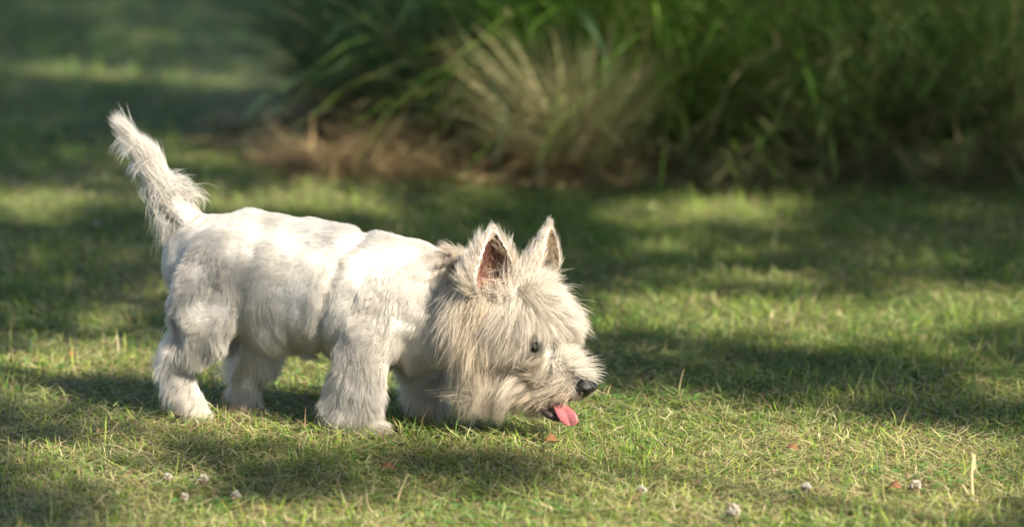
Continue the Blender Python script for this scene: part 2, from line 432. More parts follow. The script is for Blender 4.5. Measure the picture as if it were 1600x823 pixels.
def make_trees():
    gx, gy = np.meshgrid(np.arange(-3.2, 3.2, 0.062), np.arange(-2.3, 9.5, 0.062))
    XY = np.c_[gx.ravel(), gy.ravel()] + rng.uniform(-0.03, 0.03, (gx.size, 2))
    XY = XY[~sun_mask(XY)]
    h = 3.9 + 0.9*vnoise2(XY, 0.9, 41) + rng.uniform(-0.35, 0.35, len(XY))
    P = np.c_[XY, np.zeros(len(XY))] + SUN[None]*(h/SUN[2])[:, None]
    trunks = [(4.6, -4.6), (4.9, -0.6), (4.7, 3.6)]
    labs = ['leafy tree outside the frame, the one nearest the camera side', 'leafy tree outside the frame to the right of the dog', 'leafy tree outside the frame to the right of the tussocks']
    own = np.argmin(np.stack([np.abs(P[:, 1]-t[1]) for t in trunks]), 0)
    lm = leaf_material('tree_leaf', 0.25, 0.45, attr=False, color=(0.06, 0.10, 0.03))
    bark = plain_material('bark', (0.11, 0.085, 0.06), 0.9, 0.2, 0.4, 30, 0.8)
    for k, (tx, ty) in enumerate(trunks):
        c = P[own == k]
        root = empty('tree', (tx, ty, 0))
        tag(root, labs[k], 'tree', 'trees beside the lawn')
        nl = 9
        n = len(c)*nl
        q = np.repeat(c, nl, 0) + rng.normal(0, 0.05, (n, 3))
        a = norm(rng.normal(size=(n, 3))); b = norm(np.cross(a, rng.normal(size=(n, 3))))
        L = rng.uniform(0.03, 0.05, (n, 1)); W = L*0.55
        V = np.stack([q-a*L, q+b*W, q+a*L, q-b*W], 1) - np.array([tx, ty, 0])
        T = (np.arange(n)*4)[:, None, None] + np.array([(0, 1, 2), (0, 2, 3)])[None]
        cr = link('crown', tri_mesh('crown', V.reshape(-1, 3), T.reshape(-1, 3), lm), root)
        # trunk and limbs
        bm = bmesh.new()
        def limb(p0, p1, r0, r1, seg=7, wob=0.08):
            p0 = Vector(p0); p1 = Vector(p1); ax = (p1-p0).normalized()
            s = ax.orthogonal().normalized(); t = ax.cross(s); prev = None
            for i in range(seg+1):
                f = i/seg
                c0 = p0.lerp(p1, f) + (s*math.sin(f*5)+t*math.cos(f*4)-t)*wob*min(f, 1-f)
                r = r0+(r1-r0)*f
                ring = [bm.verts.new(c0+(s*math.cos(j*math.pi/4)+t*math.sin(j*math.pi/4))*r*(1+0.12*math.sin(j*3+i))) for j in range(8)]
                if prev:
                    for j in range(8): bm.faces.new((prev[j], prev[(j+1) % 8], ring[(j+1) % 8], ring[j]))
                prev = ring
        limb((0, 0, -0.1), (0.05, 0.1, 2.6), 0.19, 0.13, 9)
        limb((0.05, 0.1, 2.6), (0.1, 0, 3.2), 0.12, 0.06, 6)
        sel = c[np.random.default_rng(k).choice(len(c), 12)] - np.array([tx, ty, 0])
        for e in sel:
            st = random.uniform(2.1, 3.1)
            limb((0.05, 0.05, st), e, 0.018, 0.005, 7, 0.25)
        me = bpy.data.meshes.new('trunk'); bm.to_mesh(me); bm.free(); me.materials.append(bark)
        link('trunk', me, root)
make_trees()
# ------------------------------------------------------------------ the dog
YAW = math.radians(19)
DO = np.array([(480-800)/1100.0, 0.02, 0.0])
UH = np.array([math.cos(YAW), -math.sin(YAW), 0.0])     # forward (towards the nose)
VH = np.array([math.sin(YAW), math.cos(YAW), 0.0])      # the dog's left, away from the camera
ZH = np.array([0, 0, 1.0])
PXM = 1.0/1100.0
def L3(px, py, v):
    d = ray(px, py)
    t = ((DO + v*VH - CAM)@VH)/(d@VH)
    return CAM + d*t

def ico_template():
    bm = bmesh.new(); bmesh.ops.create_icosphere(bm, subdivisions=3, radius=1)
    V = np.array([v.co[:] for v in bm.verts]); T = np.array([[v.index for v in f.verts] for f in bm.faces]); bm.free()
    return V, T
ICV, ICT = ico_template()
class Body:
    def __init__(s): s.V = []; s.T = []; s.off = 0; s.samples = []
    def ell(s, c, ru, rv, rz):
        V = c + ICV[:, :1]*ru*UH + ICV[:, 1:2]*rv*VH + ICV[:, 2:]*rz*ZH
        s.V.append(V); s.T.append(ICT+s.off); s.off += len(V)
    def chain(s, region, pts, step=0.012):
        """pts: (px, py, v, rz px, rv px)"""
        P = np.array([L3(p[0], p[1], p[2]) for p in pts]); R = np.array([(p[3]*PXM, p[4]*PXM) for p in pts])
        # Catmull-Rom through the stations
        n = len(P); Pe = np.vstack([2*P[0]-P[1], P, 2*P[-1]-P[-2]]); Re = np.vstack([R[0], R, R[-1]])
        for i in range(n-1):
            m = max(2, int(np.linalg.norm(P[i+1]-P[i])/step))
            for k in range(m + (1 if i == n-2 else 0)):
                t = k/m
                w = 0.5*np.array([-t+2*t*t-t**3, 2-5*t*t+3*t**3, t+4*t*t-3*t**3, -t*t+t**3])
                c = w@Pe[i:i+4]; r = np.maximum((1-t)*R[i]+t*R[i+1], 0.002)
                w2 = 0.5*np.array([-1+4*t-3*t*t, -10*t+9*t*t, 1+8*t-9*t*t, -2*t+3*t*t])
                s.ell(c, 0.92*r[0] if region >= R_LEG else min(r), r[1], r[0])
                s.samples.append((region, c, r[0], r[1], norm(w2@Pe[i:i+4])))
    def mesh(s, V, T): s.V.append(V); s.T.append(np.asarray(T)+s.off); s.off += len(V)

R_TORSO, R_HEAD, R_EAR0, R_EAR1, R_TAIL, R_LEG = 0, 1, 2, 3, 4, 5
B = Body()
B.chain(R_TORSO, [(314, 412, 0, 68, 62), (345, 420, 0, 88, 79), (390, 426, 0, 99, 86), (440, 440, 0, 106, 93), (505, 452, 0, 104, 96),
                  (570, 462, 0, 104, 96), (630, 474, 0, 104, 90), (675, 482, 0, 92, 76), (712, 486, -0.005, 74, 62)])
B.chain(R_HEAD, [(700, 470, 0.0, 72, 60), (740, 490, -0.008, 70, 62), (785, 500, -0.018, 68, 62), (812, 498, -0.026, 62, 58), (838, 512, -0.033, 50, 50), (858, 548, -0.041, 33, 32), (882, 584, -0.047, 26, 24), (903, 603, -0.051, 20, 19)])
B.chain(R_HEAD, [(765, 540, -0.018, 52, 54), (800, 566, -0.022, 32, 30), (835, 602, -0.031, 19, 20), (858, 630, -0.041, 10, 16), (876, 641, -0.046, 7, 13)])
B.chain(R_LEG+0, [(345, 435, -0.046, 82, 42), (323, 480, -0.060, 66, 38), (321, 510, -0.064, 46, 31), (306, 536, -0.061, 30, 24)])
B.chain(R_LEG+0, [(316, 522, -0.060, 36, 24), (294, 545, -0.059, 24, 18), (276, 560, -0.057, 18, 14), (284, 590, -0.055, 20, 15), (299, 622, -0.056, 19, 15), (307, 642, -0.058, 16, 17), (320, 650, -0.06, 12, 17)])
B.chain(R_LEG+1, [(385, 480, 0.035, 66, 34), (400, 530, 0.04, 46, 30), (406, 562, 0.036, 30, 22), (388, 590, 0.032, 23, 18), (387, 620, 0.03, 22, 17), (391, 645, 0.03, 21, 18), (406, 652, 0.028, 15, 19)])
B.chain(R_LEG+2, [(600, 470, -0.05, 72, 36), (580, 520, -0.062, 56, 34), (562, 565, -0.066, 38, 28), (562, 610, -0.066, 29, 23), (567, 650, -0.066, 27, 22), (576, 668, -0.067, 22, 23), (592, 672, -0.068, 16, 21)])
B.chain(R_LEG+3, [(650, 530, 0.04, 50, 32), (668, 580, 0.042, 30, 23), (674, 620, 0.038, 22, 19), (678, 654, 0.035, 20, 18), (692, 665, 0.033, 15, 19)])
B.chain(R_TAIL, [(322, 372, 0, 34, 28), (300, 350, 0, 24, 22), (276, 320, 0, 20, 19), (252, 284, 0, 15, 15), (228, 246, 0, 10, 10), (210, 220, 0, 6, 6), (200, 206, 0, 3, 3)])
# ears: thick curved shells
def ear(region, base, tip, v, opening, r0):
    b = L3(base[0], base[1], v); t = L3(tip[0], tip[1], v)
    ax = t-b; O = np.array(opening, float); O = O - norm(ax)*(O@norm(ax)); O = norm(O); S = np.cross(norm(ax), O)
    ns, na = 22, 21
    def shell(sh):
        G = []
        for i in range(ns):
            s_ = i/(ns-1)
            e_ = min(1.0, s_/0.32); e_ = e_*e_*(3-2*e_)
            r = r0*(1-s_**1.9)*(0.80+0.5*s_*(1-s_)*2)*(0.5+0.5*e_) + 0.0012
            for j in range(na):
                a = math.radians(-118+236*j/(na-1))
                rr = max(r-sh, 0.0004)
                G.append(b + ax*s_ + rr*(-math.cos(a)*O*0.75 + math.sin(a)*S) + O*r0*0.25*s_)
        return np.array(G)
    A = shell(0); I = shell(0.0042)
    idx = np.arange(ns*na).reshape(ns, na); o = ns*na
    T = []
    for i in range(ns-1):
        for j in range(na-1):
            q = (idx[i, j], idx[i, j+1], idx[i+1, j+1], idx[i+1, j])
            T += [(q[0], q[1], q[2]), (q[0], q[2], q[3])]
            T += [(o+q[0], o+q[2], o+q[1]), (o+q[0], o+q[3], o+q[2])]
    def strip(a_, b_):
        for k in range(len(a_)-1):
            T.extend([(a_[k], b_[k], b_[k+1]), (a_[k], b_[k+1], a_[k+1])])
    strip(idx[:, 0], idx[:, 0]+o); strip((idx[:, -1]+o), idx[:, -1]); strip(idx[0, ::-1], idx[0, ::-1]+o); strip(idx[-1], idx[-1]+o)
    B.mesh(np.r_[A, I], T)
    for k in range(8):
        s_ = 0.22+0.78*k/7
        B.samples.append((region, b+ax*s_, r0*(1-s_**1.5)+0.004, r0*(1-s_**1.5)+0.004, norm(ax)))
    return O, b, t, r0
EARS = [ear(R_EAR0, (762, 472), (764, 350), -0.058, (0.62, -0.78, 0.0), 0.044),
        ear(R_EAR1, (840, 455), (853, 342), 0.030, (0.90, -0.42, 0.0), 0.041)]

def build_body():
    me = bpy.data.meshes.new('body_raw')
    V = np.concatenate(B.V); T = np.concatenate(B.T)
    me = tri_mesh('body_raw', V, T, None)
    o = link('body_raw', me)
    md = o.modifiers.new('r', 'REMESH'); md.mode = 'VOXEL'; md.voxel_size = 0.0032
    sm = o.modifiers.new('s', 'SMOOTH'); sm.factor = 0.5; sm.iterations = 3
    dg = bpy.context.evaluated_depsgraph_get()
    e = o.evaluated_get(dg)
    res = bpy.data.meshes.new_from_object(e)
    bpy.data.objects.remove(o)
    return res
body_me = build_body(); body_me.name = 'body'
nv = len(body_me.vertices)
BV = np.empty(nv*3, np.float32); body_me.vertices.foreach_get('co', BV); BV = BV.reshape(-1, 3).astype(float)
# which region each vertex belongs to
SR = np.array([s[0] for s in B.samples]); SCN = np.array([s[1] for s in B.samples]); SRZ = np.array([s[2] for s in B.samples]); SRV = np.array([s[3] for s in B.samples]); SAX = np.array([s[4] for s in B.samples])
near = np.zeros(nv, int)
for i in range(0, nv, 4000):
    d = np.linalg.norm(BV[i:i+4000, None]-SCN[None], axis=2) - 0.5*(SRZ+SRV)[None]
    near[i:i+4000] = d.argmin(1)
VREG = SR[near]; VAX = SAX[near]; VCEN = SCN[near]
# extra smoothing everywhere but the thin ears and tail, then the lumpy relief of a clipped coat
body_me.calc_loop_triangles()
ed = np.empty(len(body_me.edges)*2, np.int32); body_me.edges.foreach_get('vertices', ed); ed = ed.reshape(-1, 2)
deg = np.bincount(ed.ravel(), minlength=nv).astype(float)
msk = ~np.isin(VREG, (R_EAR0, R_EAR1))
for it in range(14):
    acc = np.zeros((nv, 3))
    for k in range(3):
        acc[:, k] = np.bincount(ed[:, 0], BV[ed[:, 1], k], nv) + np.bincount(ed[:, 1], BV[ed[:, 0], k], nv)
    avg = acc/deg[:, None]
    BV[msk] += 0.6*(avg-BV)[msk]
body_me.vertices.foreach_set('co', BV.astype(np.float32).ravel()); body_me.update()
VN = np.empty(nv*3, np.float32); body_me.vertices.foreach_get('normal', VN); VN = VN.reshape(-1, 3).astype(float)
tor = np.isin(VREG, (R_TORSO, R_LEG, R_LEG+2))
lump = 0.0034*vnoise(BV, 0.040, 51) + 0.0016*vnoise(BV, 0.018, 52)
gx, gy = project(BV)                 # the fold behind the shoulder blade
def groove(pts, wid, dep):
    P = np.array(pts, float); d = np.full(nv, 1e9)
    for p, q in zip(P[:-1], P[1:]):
        t = np.clip(((gx-p[0])*(q-p)[0]+(gy-p[1])*(q-p)[1])/((q-p)@(q-p)), 0, 1)
        d = np.minimum(d, np.hypot(gx-p[0]-t*(q-p)[0], gy-p[1]-t*(q-p)[1]))
    return -dep*np.exp(-(d/wid)**2)
lump += groove([(572, 362), (535, 400), (510, 450), (500, 500), (502, 560)], 11, 0.0065)
lump += groove([(392, 395), (378, 440), (372, 490), (382, 535)], 14, 0.005)
lump += groove([(640, 540), (618, 570), (600, 590)], 12, 0.004)
BV[tor] += VN[tor]*lump[tor, None]
body_me.vertices.foreach_set('co', BV.astype(np.float32).ravel()); body_me.update()
VN = np.empty(nv*3, np.float32); body_me.vertices.foreach_get('normal', VN); VN = VN.reshape(-1, 3).astype(float)

inner = np.zeros(nv, bool)
for reg, (O, b, t, r0) in zip((R_EAR0, R_EAR1), EARS):
    m = VREG == reg
    rel = BV-b; axl = norm(t-b); s_ = (rel@axl)/np.linalg.norm(t-b)
    rad = rel - (rel@axl)[:, None]*axl
    inner |= m & ((norm(-rad)*VN).sum(1) > 0.1) & (s_ > 0.02)
skin = np.tile(np.array([0.42, 0.395, 0.355]), (nv, 1))
skin[inner] = (0.095, 0.04, 0.03)
px_, py_ = project(BV)
mz = np.exp(-(((px_-905)/22)**2+((py_-618)/22)**2)); skin = skin*(1-0.75*mz[:, None]) + np.array([0.06, 0.045, 0.04])*0.75*mz[:, None]
a = body_me.attributes.new('tint', 'FLOAT_COLOR', 'POINT'); c4 = np.ones((nv, 4), np.float32); c4[:, :3] = skin; a.data.foreach_set('color', c4.ravel())
def skin_material():
    m, n, l = mat_new('dog_skin')
    out = n.new('ShaderNodeOutputMaterial'); p = n.new('ShaderNodeBsdfPrincipled'); at = n.new('ShaderNodeAttribute'); at.attribute_name = 'tint'
    p.inputs['Roughness'].default_value = 0.7; p.inputs['Specular IOR Level'].default_value = 0.2
    tc = n.new('ShaderNodeTexCoord'); nz = n.new('ShaderNodeTexNoise'); nz.inputs['Scale'].default_value = 120; nz.inputs['Detail'].default_value = 5
    l.new(tc.outputs['Object'], nz.inputs['Vector'])
    mp = n.new('ShaderNodeMapRange'); mp.inputs['To Min'].default_value = 0.7; mp.inputs['To Max'].default_value = 1.25
    l.new(nz.outputs['Fac'], mp.inputs['Value'])
    mul = n.new('ShaderNodeVectorMath'); mul.operation = 'MULTIPLY'
    l.new(at.outputs['Color'], mul.inputs[0]); l.new(mp.outputs[0], mul.inputs[1]); l.new(mul.outputs[0], p.inputs['Base Color'])
    bp = n.new('ShaderNodeBump'); bp.inputs['Distance'].default_value = 0.003; bp.inputs['Strength'].default_value = 0.6
    l.new(nz.outputs['Fac'], bp.inputs['Height']); l.new(bp.outputs[0], p.inputs['Normal'])
    l.new(p.outputs[0], out.inputs['Surface'])
    return m
body_me.materials.clear(); body_me.materials.append(skin_material())
body_me.polygons.foreach_set('use_smooth', np.ones(len(body_me.polygons), bool))
dog = empty('dog', tuple(DO))
tag(dog, 'small white rough-coated terrier walking with its nose down and tongue out', 'dog')
body = link('body', body_me); keep_world(body, dog)

# ---- fur
def fur_material():
    m, n, l = mat_new('fur')
    out = n.new('ShaderNodeOutputMaterial')
    at = n.new('ShaderNodeAttribute'); at.attribute_name = 'tint'
    h = n.new('ShaderNodeBsdfHairPrincipled')
    h.model = 'CHIANG'; h.parametrization = 'COLOR'
    h.inputs['Roughness'].default_value = 0.45
    h.inputs['Radial Roughness'].default_value = 0.6
    h.inputs['Coat'].default_value = 0.0
    h.inputs['Random Roughness'].default_value = 0.2
    d = n.new('ShaderNodeBsdfDiffuse')
    mix = n.new('ShaderNodeMixShader'); mix.inputs[0].default_value = 0.45
    l.new(at.outputs['Color'], h.inputs['Color']); l.new(at.outputs['Color'], d.inputs['Color'])
    l.new(h.outputs[0], mix.inputs[1]); l.new(d.outputs[0], mix.inputs[2]); l.new(mix.outputs[0], out.inputs['Surface'])
    return m
fur_mat = fur_material()
tris = np.empty(len(body_me.loop_triangles)*3, np.int32)
body_me.calc_loop_triangles()
tris = np.empty(len(body_me.loop_triangles)*3, np.int32); body_me.loop_triangles.foreach_get('vertices', tris); tris = tris.reshape(-1, 3)
TA = 0.5*np.linalg.norm(np.cross(BV[tris[:, 1]]-BV[tris[:, 0]], BV[tris[:, 2]]-BV[tris[:, 0]]), axis=1)
TREG = VREG[tris[:, 0]]; TIN = inner[tris].any(1)

# combing guides: photo px, py -> direction right, down, out of flank; length px; lift; tan amount
G_BODY = np.array([
    (310, 350, -0.8, 0.3, 13, 0.4, 0), (380, 325, -1, 0.0, 13, 0.4, 0), (450, 335, -1, 0.1, 13, 0.35, 0), (540, 352, -1, 0.15, 13, 0.35, 0), (620, 360, -1, 0.3, 15, 0.4, 0),
    (450, 400, -0.8, 0.6, 13, 0.35, 0), (540, 420, -0.8, 0.7, 13, 0.35, 0), (370, 400, -0.7, 0.7, 13, 0.35, 0), (300, 420, -0.4, 1, 14, 0.35, 0), (270, 430, -0.2, 1, 14, 0.35, 0),
    (300, 500, 0.05, 1, 15, 0.35, 0), (350, 500, 0.1, 1, 15, 0.35, 0), (440, 480, -0.4, 1, 15, 0.35, 0), (520, 490, -0.4, 1, 15, 0.35, 0),
    (380, 530, 0.15, 1, 34, 0.45, 0.05), (400, 550, 0.1, 1, 40, 0.45, 0.1), (450, 550, -0.1, 1, 22, 0.4, 0.1), (500, 555, -0.2, 1, 24, 0.45, 0.15), (340, 560, 0.1, 1, 20, 0.4, 0.05),
    (600, 440, -0.5, 0.9, 15, 0.35, 0), (600, 520, -0.2, 1, 20, 0.4, 0.02), (660, 420, -0.6, 0.9, 18, 0.4, 0.03), (650, 500, -0.3, 1, 22, 0.4, 0.05), (640, 580, 0.0, 1, 26, 0.45, 0.2),
    (690, 420, -0.6, 0.8, 26, 0.5, 0.1), (690, 520, -0.3, 1, 26, 0.4, 0.1), (690, 590, 0.1, 1, 20, 0.4, 0.2),
])
G_HEAD = np.array([
    (720, 430, -0.4, 0.9, 50, 0.8, 0.35), (705, 480, -0.22, 1, 66, 0.65, 0.25), (705, 540, -0.05, 1, 70, 0.5, 0.15), (720, 590, 0.05, 1, 66, 0.4, 0.2),
    (735, 480, -0.3, 1, 80, 0.6, 0.6), (745, 520, -0.3, 1, 88, 0.55, 0.5), (750, 560, -0.3, 1, 95, 0.5, 0.25), (770, 610, -0.35, 1, 80, 0.45, 0.25), (790, 480, -0.5, 0.9, 66, 0.5, 0.2),
    (790, 540, -0.5, 1, 100, 0.5, 0.2), (815, 560, -0.6, 0.9, 90, 0.5, 0.25), (810, 590, -0.7, 0.9, 72, 0.5, 0.35), (810, 630, -0.8, 0.7, 52, 0.4, 0.55), (840, 570, -0.75, 0.75, 50, 0.45, 0.3), (845, 610, -0.8, 0.55, 46, 0.4, 0.5),
    (850, 640, -0.8, 0.5, 36, 0.4, 0.8), (875, 646, -0.7, 0.6, 16, 0.35, 0.9), (865, 600, -0.8, 0.5, 40, 0.45, 0.35), (885, 612, -0.6, 0.8, 26, 0.4, 0.55), (868, 622, -0.7, 0.7, 30, 0.4, 0.6), (900, 622, -0.6, 0.6, 9, 0.3, 1.0),
    (815, 530, -0.75, 0.6, 50, 0.4, 0.2), (822, 505, -0.15, 0.95, 40, 0.7, 0.2), (840, 505, 0.15, 0.9, 36, 0.8, 0.15), (862, 498, 0.55, 0.65, 46, 0.9, 0.05), (885, 500, 0.95, 0.25, 44, 0.9, 0.05),
    (850, 558, -0.7, 0.5, 26, 0.35, 0.3), (866, 535, 0.2, -0.4, 18, 0.4, 0.15), (880, 556, 0.8, -0.4, 26, 0.6, 0.0), (893, 570, 0.95, -0.1, 42, 0.8, 0.0), (904, 584, 0.95, 0.0, 40, 0.7, 0.05), (880, 585, -0.3, 0.4, 26, 0.5, 0.2), (908, 594, 0.5, 0.2, 8, 0.4, 0.5),
    (770, 430, -0.2, -0.4, 44, 0.8, 0.1), (800, 430, 0.0, -0.5, 54, 1.0, 0.1), (820, 430, 0.3, -0.3, 54, 0.9, 0.1), (845, 440, 0.5, -0.1, 46, 0.8, 0.05), (868, 465, 0.85, 0.25, 50, 0.8, 0.05), (815, 465, 0.15, 0.7, 50, 0.7, 0.05), (790, 450, -0.2, 0.6, 50, 0.7, 0.15), (755, 455, -0.35, 0.9, 56, 0.9, 0.4), (845, 480, 0.4, 0.7, 48, 0.7, 0.05),
])
def field(G, px, py, sig):
    d2 = (px[:, None]-G[None, :, 0])**2 + (py[:, None]-G[None, :, 1])**2
    w = np.exp(-d2/(2*sig*sig)) + 1e-7/(1+d2/1e4)
    w /= w.sum(1, keepdims=True)
    return w@G[:, 2:]
WHITE = np.array([0.50, 0.468, 0.412]); TANC = np.array([0.40, 0.27, 0.14]); GREY = np.array([0.26, 0.23, 0.19]); BLACKISH = np.array([0.10, 0.08, 0.065])

def sample(facesel, n, weight=None):
    w = TA[facesel]*(weight[facesel] if weight is not None else 1)
    f = rng.choice(np.where(facesel)[0], n, p=w/w.sum())
    r1 = np.sqrt(rng.uniform(0, 1, n)); r2 = rng.uniform(0, 1, n)
    b = np.c_[1-r1, r1*(1-r2), r1*r2]
    P = (BV[tris[f]]*b[..., None]).sum(1); N = norm((VN[tris[f]]*b[..., None]).sum(1))
    vi = tris[f, 0]
    return P, N, vi

def grow(P, N, D, length, lift, npts=7, gravity=0.25, clump=0.6, clump_n=30, clump_pow=1.2, wave=0.15, jitter=0.25, wavescale=0.03):
    """strands (n, npts, 3)"""
    n = len(P)
    T = norm(D - (D*N).sum(1)[:, None]*N + 1e-6)
    T = norm(T + jitter*rng.normal(size=(n, 3)))
    wav = np.c_[vnoise(P, wavescale, 61), vnoise(P, wavescale, 62), vnoise(P, wavescale, 63)]
    T = norm(T + 1.6*wave*wav*2)
    pts = np.empty((n, npts, 3)); p = P - N*0.0015; pts[:, 0] = p
    phase = rng.uniform(0, 6.28, n); side = norm(np.cross(T, N))
    for k in range(1, npts):
        s = (k-0.5)/(npts-1)
        d = norm(T*(0.6+0.5*s) + N*(lift*(1-1.15*s))[:, None] + gravity*s*np.array([0, 0, -1.0]) + side*(0.25*np.sin(phase+4.0*s))[:, None])
        p = p + d*(length/(npts-1))[:, None]
        pts[:, k] = p
    if clump > 0:
        from mathutils.kdtree import KDTree
        nc = max(4, n//clump_n); ci = rng.choice(n, nc, replace=False)
        kd = KDTree(nc)
        for j, q in enumerate(P[ci]): kd.insert(q, j)
        kd.balance()
        own = np.array([kd.find(q)[1] for q in P]); c = ci[own]
        s = np.linspace(0, 1, npts)[None, :, None]
        kk = clump*rng.uniform(0.5, 1.15, (nc, 1, 1))[own]*rng.uniform(0.6, 1.1, (n, 1, 1))
        ratio = (length/np.maximum(length[c], 1e-4))[:, None, None]
        target = pts[c][:, :1]*0 + P[c][:, None] + (pts[c]-P[c][:, None])*np.minimum(ratio, 1.3)
        w = np.clip(kk*s**clump_pow, 0, 0.96)
        pts = pts*(1-w) + target*w
        return pts, own
    return pts, np.zeros(n, int)

def curves_object(name, pts, rad, col, label=None):
    n, k, _ = pts.shape
    pts = pts.copy(); pts[..., 2] = np.maximum(pts[..., 2], 0.004)
    cv = bpy.data.hair_curves.new(name)
    cv.add_curves([k]*n)
    cv.attributes['position'].data.foreach_set('vector', (pts-DO).astype(np.float32).ravel())
    prof = np.array([1.0, 1.0, 0.95, 0.85, 0.7, 0.5, 0.15]); prof = np.interp(np.linspace(0, 1, k), np.linspace(0, 1, 7), prof)
    r = (rad[:, None]*prof[None]).astype(np.float32)
    ra = cv.attributes.get('radius') or cv.attributes.new('radius', 'FLOAT', 'POINT')
    ra.data.foreach_set('value', r.ravel())
    a = cv.attributes.new('tint', 'FLOAT_COLOR', 'CURVE')
    c = np.ones((n, 4), np.float32); c[:, :3] = col
    a.data.foreach_set('color', c.ravel())
    cv.materials.append(fur_mat)
    o = link(name, cv, dog)
    if label: o['label'] = label
    return o
def img_dir(F, N):
    """image-plane combing direction as a 3-D vector"""
    return F[:, :1]*CR + F[:, 1:2]*(-CU)
def tone(n, own, tan, base=WHITE, dirt=0.0, var=(0.84, 1.06)):
    own_r = np.random.default_rng(5).uniform(*var, own.max()+1)[own]
    t = np.clip(tan*rng.uniform(0.4, 1.6, n), 0, 1)[:, None]
    c = base*(1-t) + TANC*t
    g = (rng.uniform(0, 1, n) < dirt)[:, None]
    c = np.where(g, c*0.5+GREY*0.5, c)
    return c*own_r[:, None]*rng.uniform(0.88, 1.06, (n, 1))

def fur_region(name, regs, n, G, sig, label, exclude_inner=True, **kw):
    lenmul = kw.pop('lenmul', 1.0); rad = kw.pop('rad', 0.00026); dirt = kw.pop('dirt', 0.04); liftadd = kw.pop('liftadd', 0); var = kw.pop('var', (0.84, 1.06)); base = kw.pop('base', WHITE); post = kw.pop('post', None)
    sel = np.isin(TREG, regs) & ~(TIN if exclude_inner else np.zeros(len(TIN), bool))
    P, N, vi = sample(sel, n)
    px, py = project(P)
    F = field(G, px, py, sig)
    D = img_dir(F, N)
    L = F[:, 2]*PXM*lenmul*rng.uniform(0.65, 1.25, n)
    if G is G_HEAD: L *= np.clip((px-660)/60, 0.35, 1)
    pts, own = grow(P, N, D, L, F[:, 3]+liftadd, **kw)
    rads = rng.uniform(0.7, 1.2, n)*rad
    col = tone(n, own, F[:, 4], base=base, dirt=dirt, var=var)
    if post is not None: pts, rads, col = post(pts, rads, col, px, py)
    return curves_object(name, pts, rads, col, label), (pts, px, py)

fur_region('coat', [R_TORSO], 210000, G_BODY, 26, 'short clipped white coat over back, flank and rump', npts=5, clump=0.28, clump_n=60, wave=0.18, wavescale=0.034, gravity=0.10, jitter=0.14, rad=0.0002, var=(0.95, 1.03), liftadd=-0.12, dirt=0.01)
CREAM = np.array([0.555, 0.495, 0.40])
def face_post(pts, rads, col, px, py):
    # part the hair over the near eye, darken the short hair round the nose and the gape
    q = pts.reshape(-1, 3); ex, ey = project(q); ex = ex.reshape(pts.shape[:2]); ey = ey.reshape(pts.shape[:2])
    over = ((((ex-834)/13)**2+((ey-543)/9)**2) < 1).any(1) & (rng.uniform(0, 1, len(pts)) < 0.80)
    rim = np.exp(-(((px-834)/20)**2+((py-541)/14)**2))*0.8
    nz = np.exp(-(((px-906)/20)**2+((py-604)/26)**2))*0.9
    gp = np.exp(-(((px-872)/26)**2+((py-638)/9)**2))*0.6
    w = (np.maximum(np.maximum(nz, gp), rim)*rng.uniform(0.3, 1.1, len(px)))[:, None]
    col = col*(1-w)+BLACKISH*w
    keep = ~over & ~(((((ex-836)/8)**2+((ey-543)/6.5)**2) < 1).any(1) & (rng.uniform(0, 1, len(pts)) < 0.5))
    return pts[keep], rads[keep], col[keep]
hd, _ = fur_region('head_hair', [R_HEAD], 60000, G_HEAD, 15, 'long cream-white hair of cheeks, brow and beard, stained tan near the mouth', npts=9, clump=0.9, clump_n=36, clump_pow=0.8, wave=0.10, gravity=0.15, jitter=0.12, rad=0.00021, dirt=0.16, wavescale=0.022, var=(0.6, 1.15), base=CREAM, post=face_post)
# legs: comb down the limb, feathering backwards
LEGN = ['near hind leg hair with feathered hock', 'far hind leg hair', 'near front leg hair, shaggy to the paw', 'far front leg hair in shade']
for k in range(4):
    sel = (TREG == R_LEG+k)
    n = 26000 if k in (0, 2) else 12000
    P, N, vi = sample(sel, n); px, py = project(P)
    hgt = P[:, 2]
    low = np.clip((0.19-hgt)/0.12, 0, 1)
    D = -ZH[None]*1.0 - UH[None]*(0.35 if k != 2 else 0.25)
    back = np.clip(-(N@UH), 0, 1)
    D = D - UH*back[:, None]*0.5
    L = (0.014+(0.007 if k == 0 else 0.015)*low+0.016*back*low)*rng.uniform(0.6, 1.3, n)
    L *= np.clip(hgt/0.04, 0.65, 1)
    pts, own = grow(P, N, D, L, 0.38+0.27*low+0.25*back*low, npts=6, clump=0.62, clump_n=34, wave=0.3, gravity=0.15, jitter=0.25)
    col = tone(n, own, 0.06+0.22*np.clip((0.06-hgt)/0.05, 0, 1), dirt=0.06)
    curves_object('leg_hair', pts, rng.uniform(0.7, 1.2, n)*0.00021, col, LEGN[k])
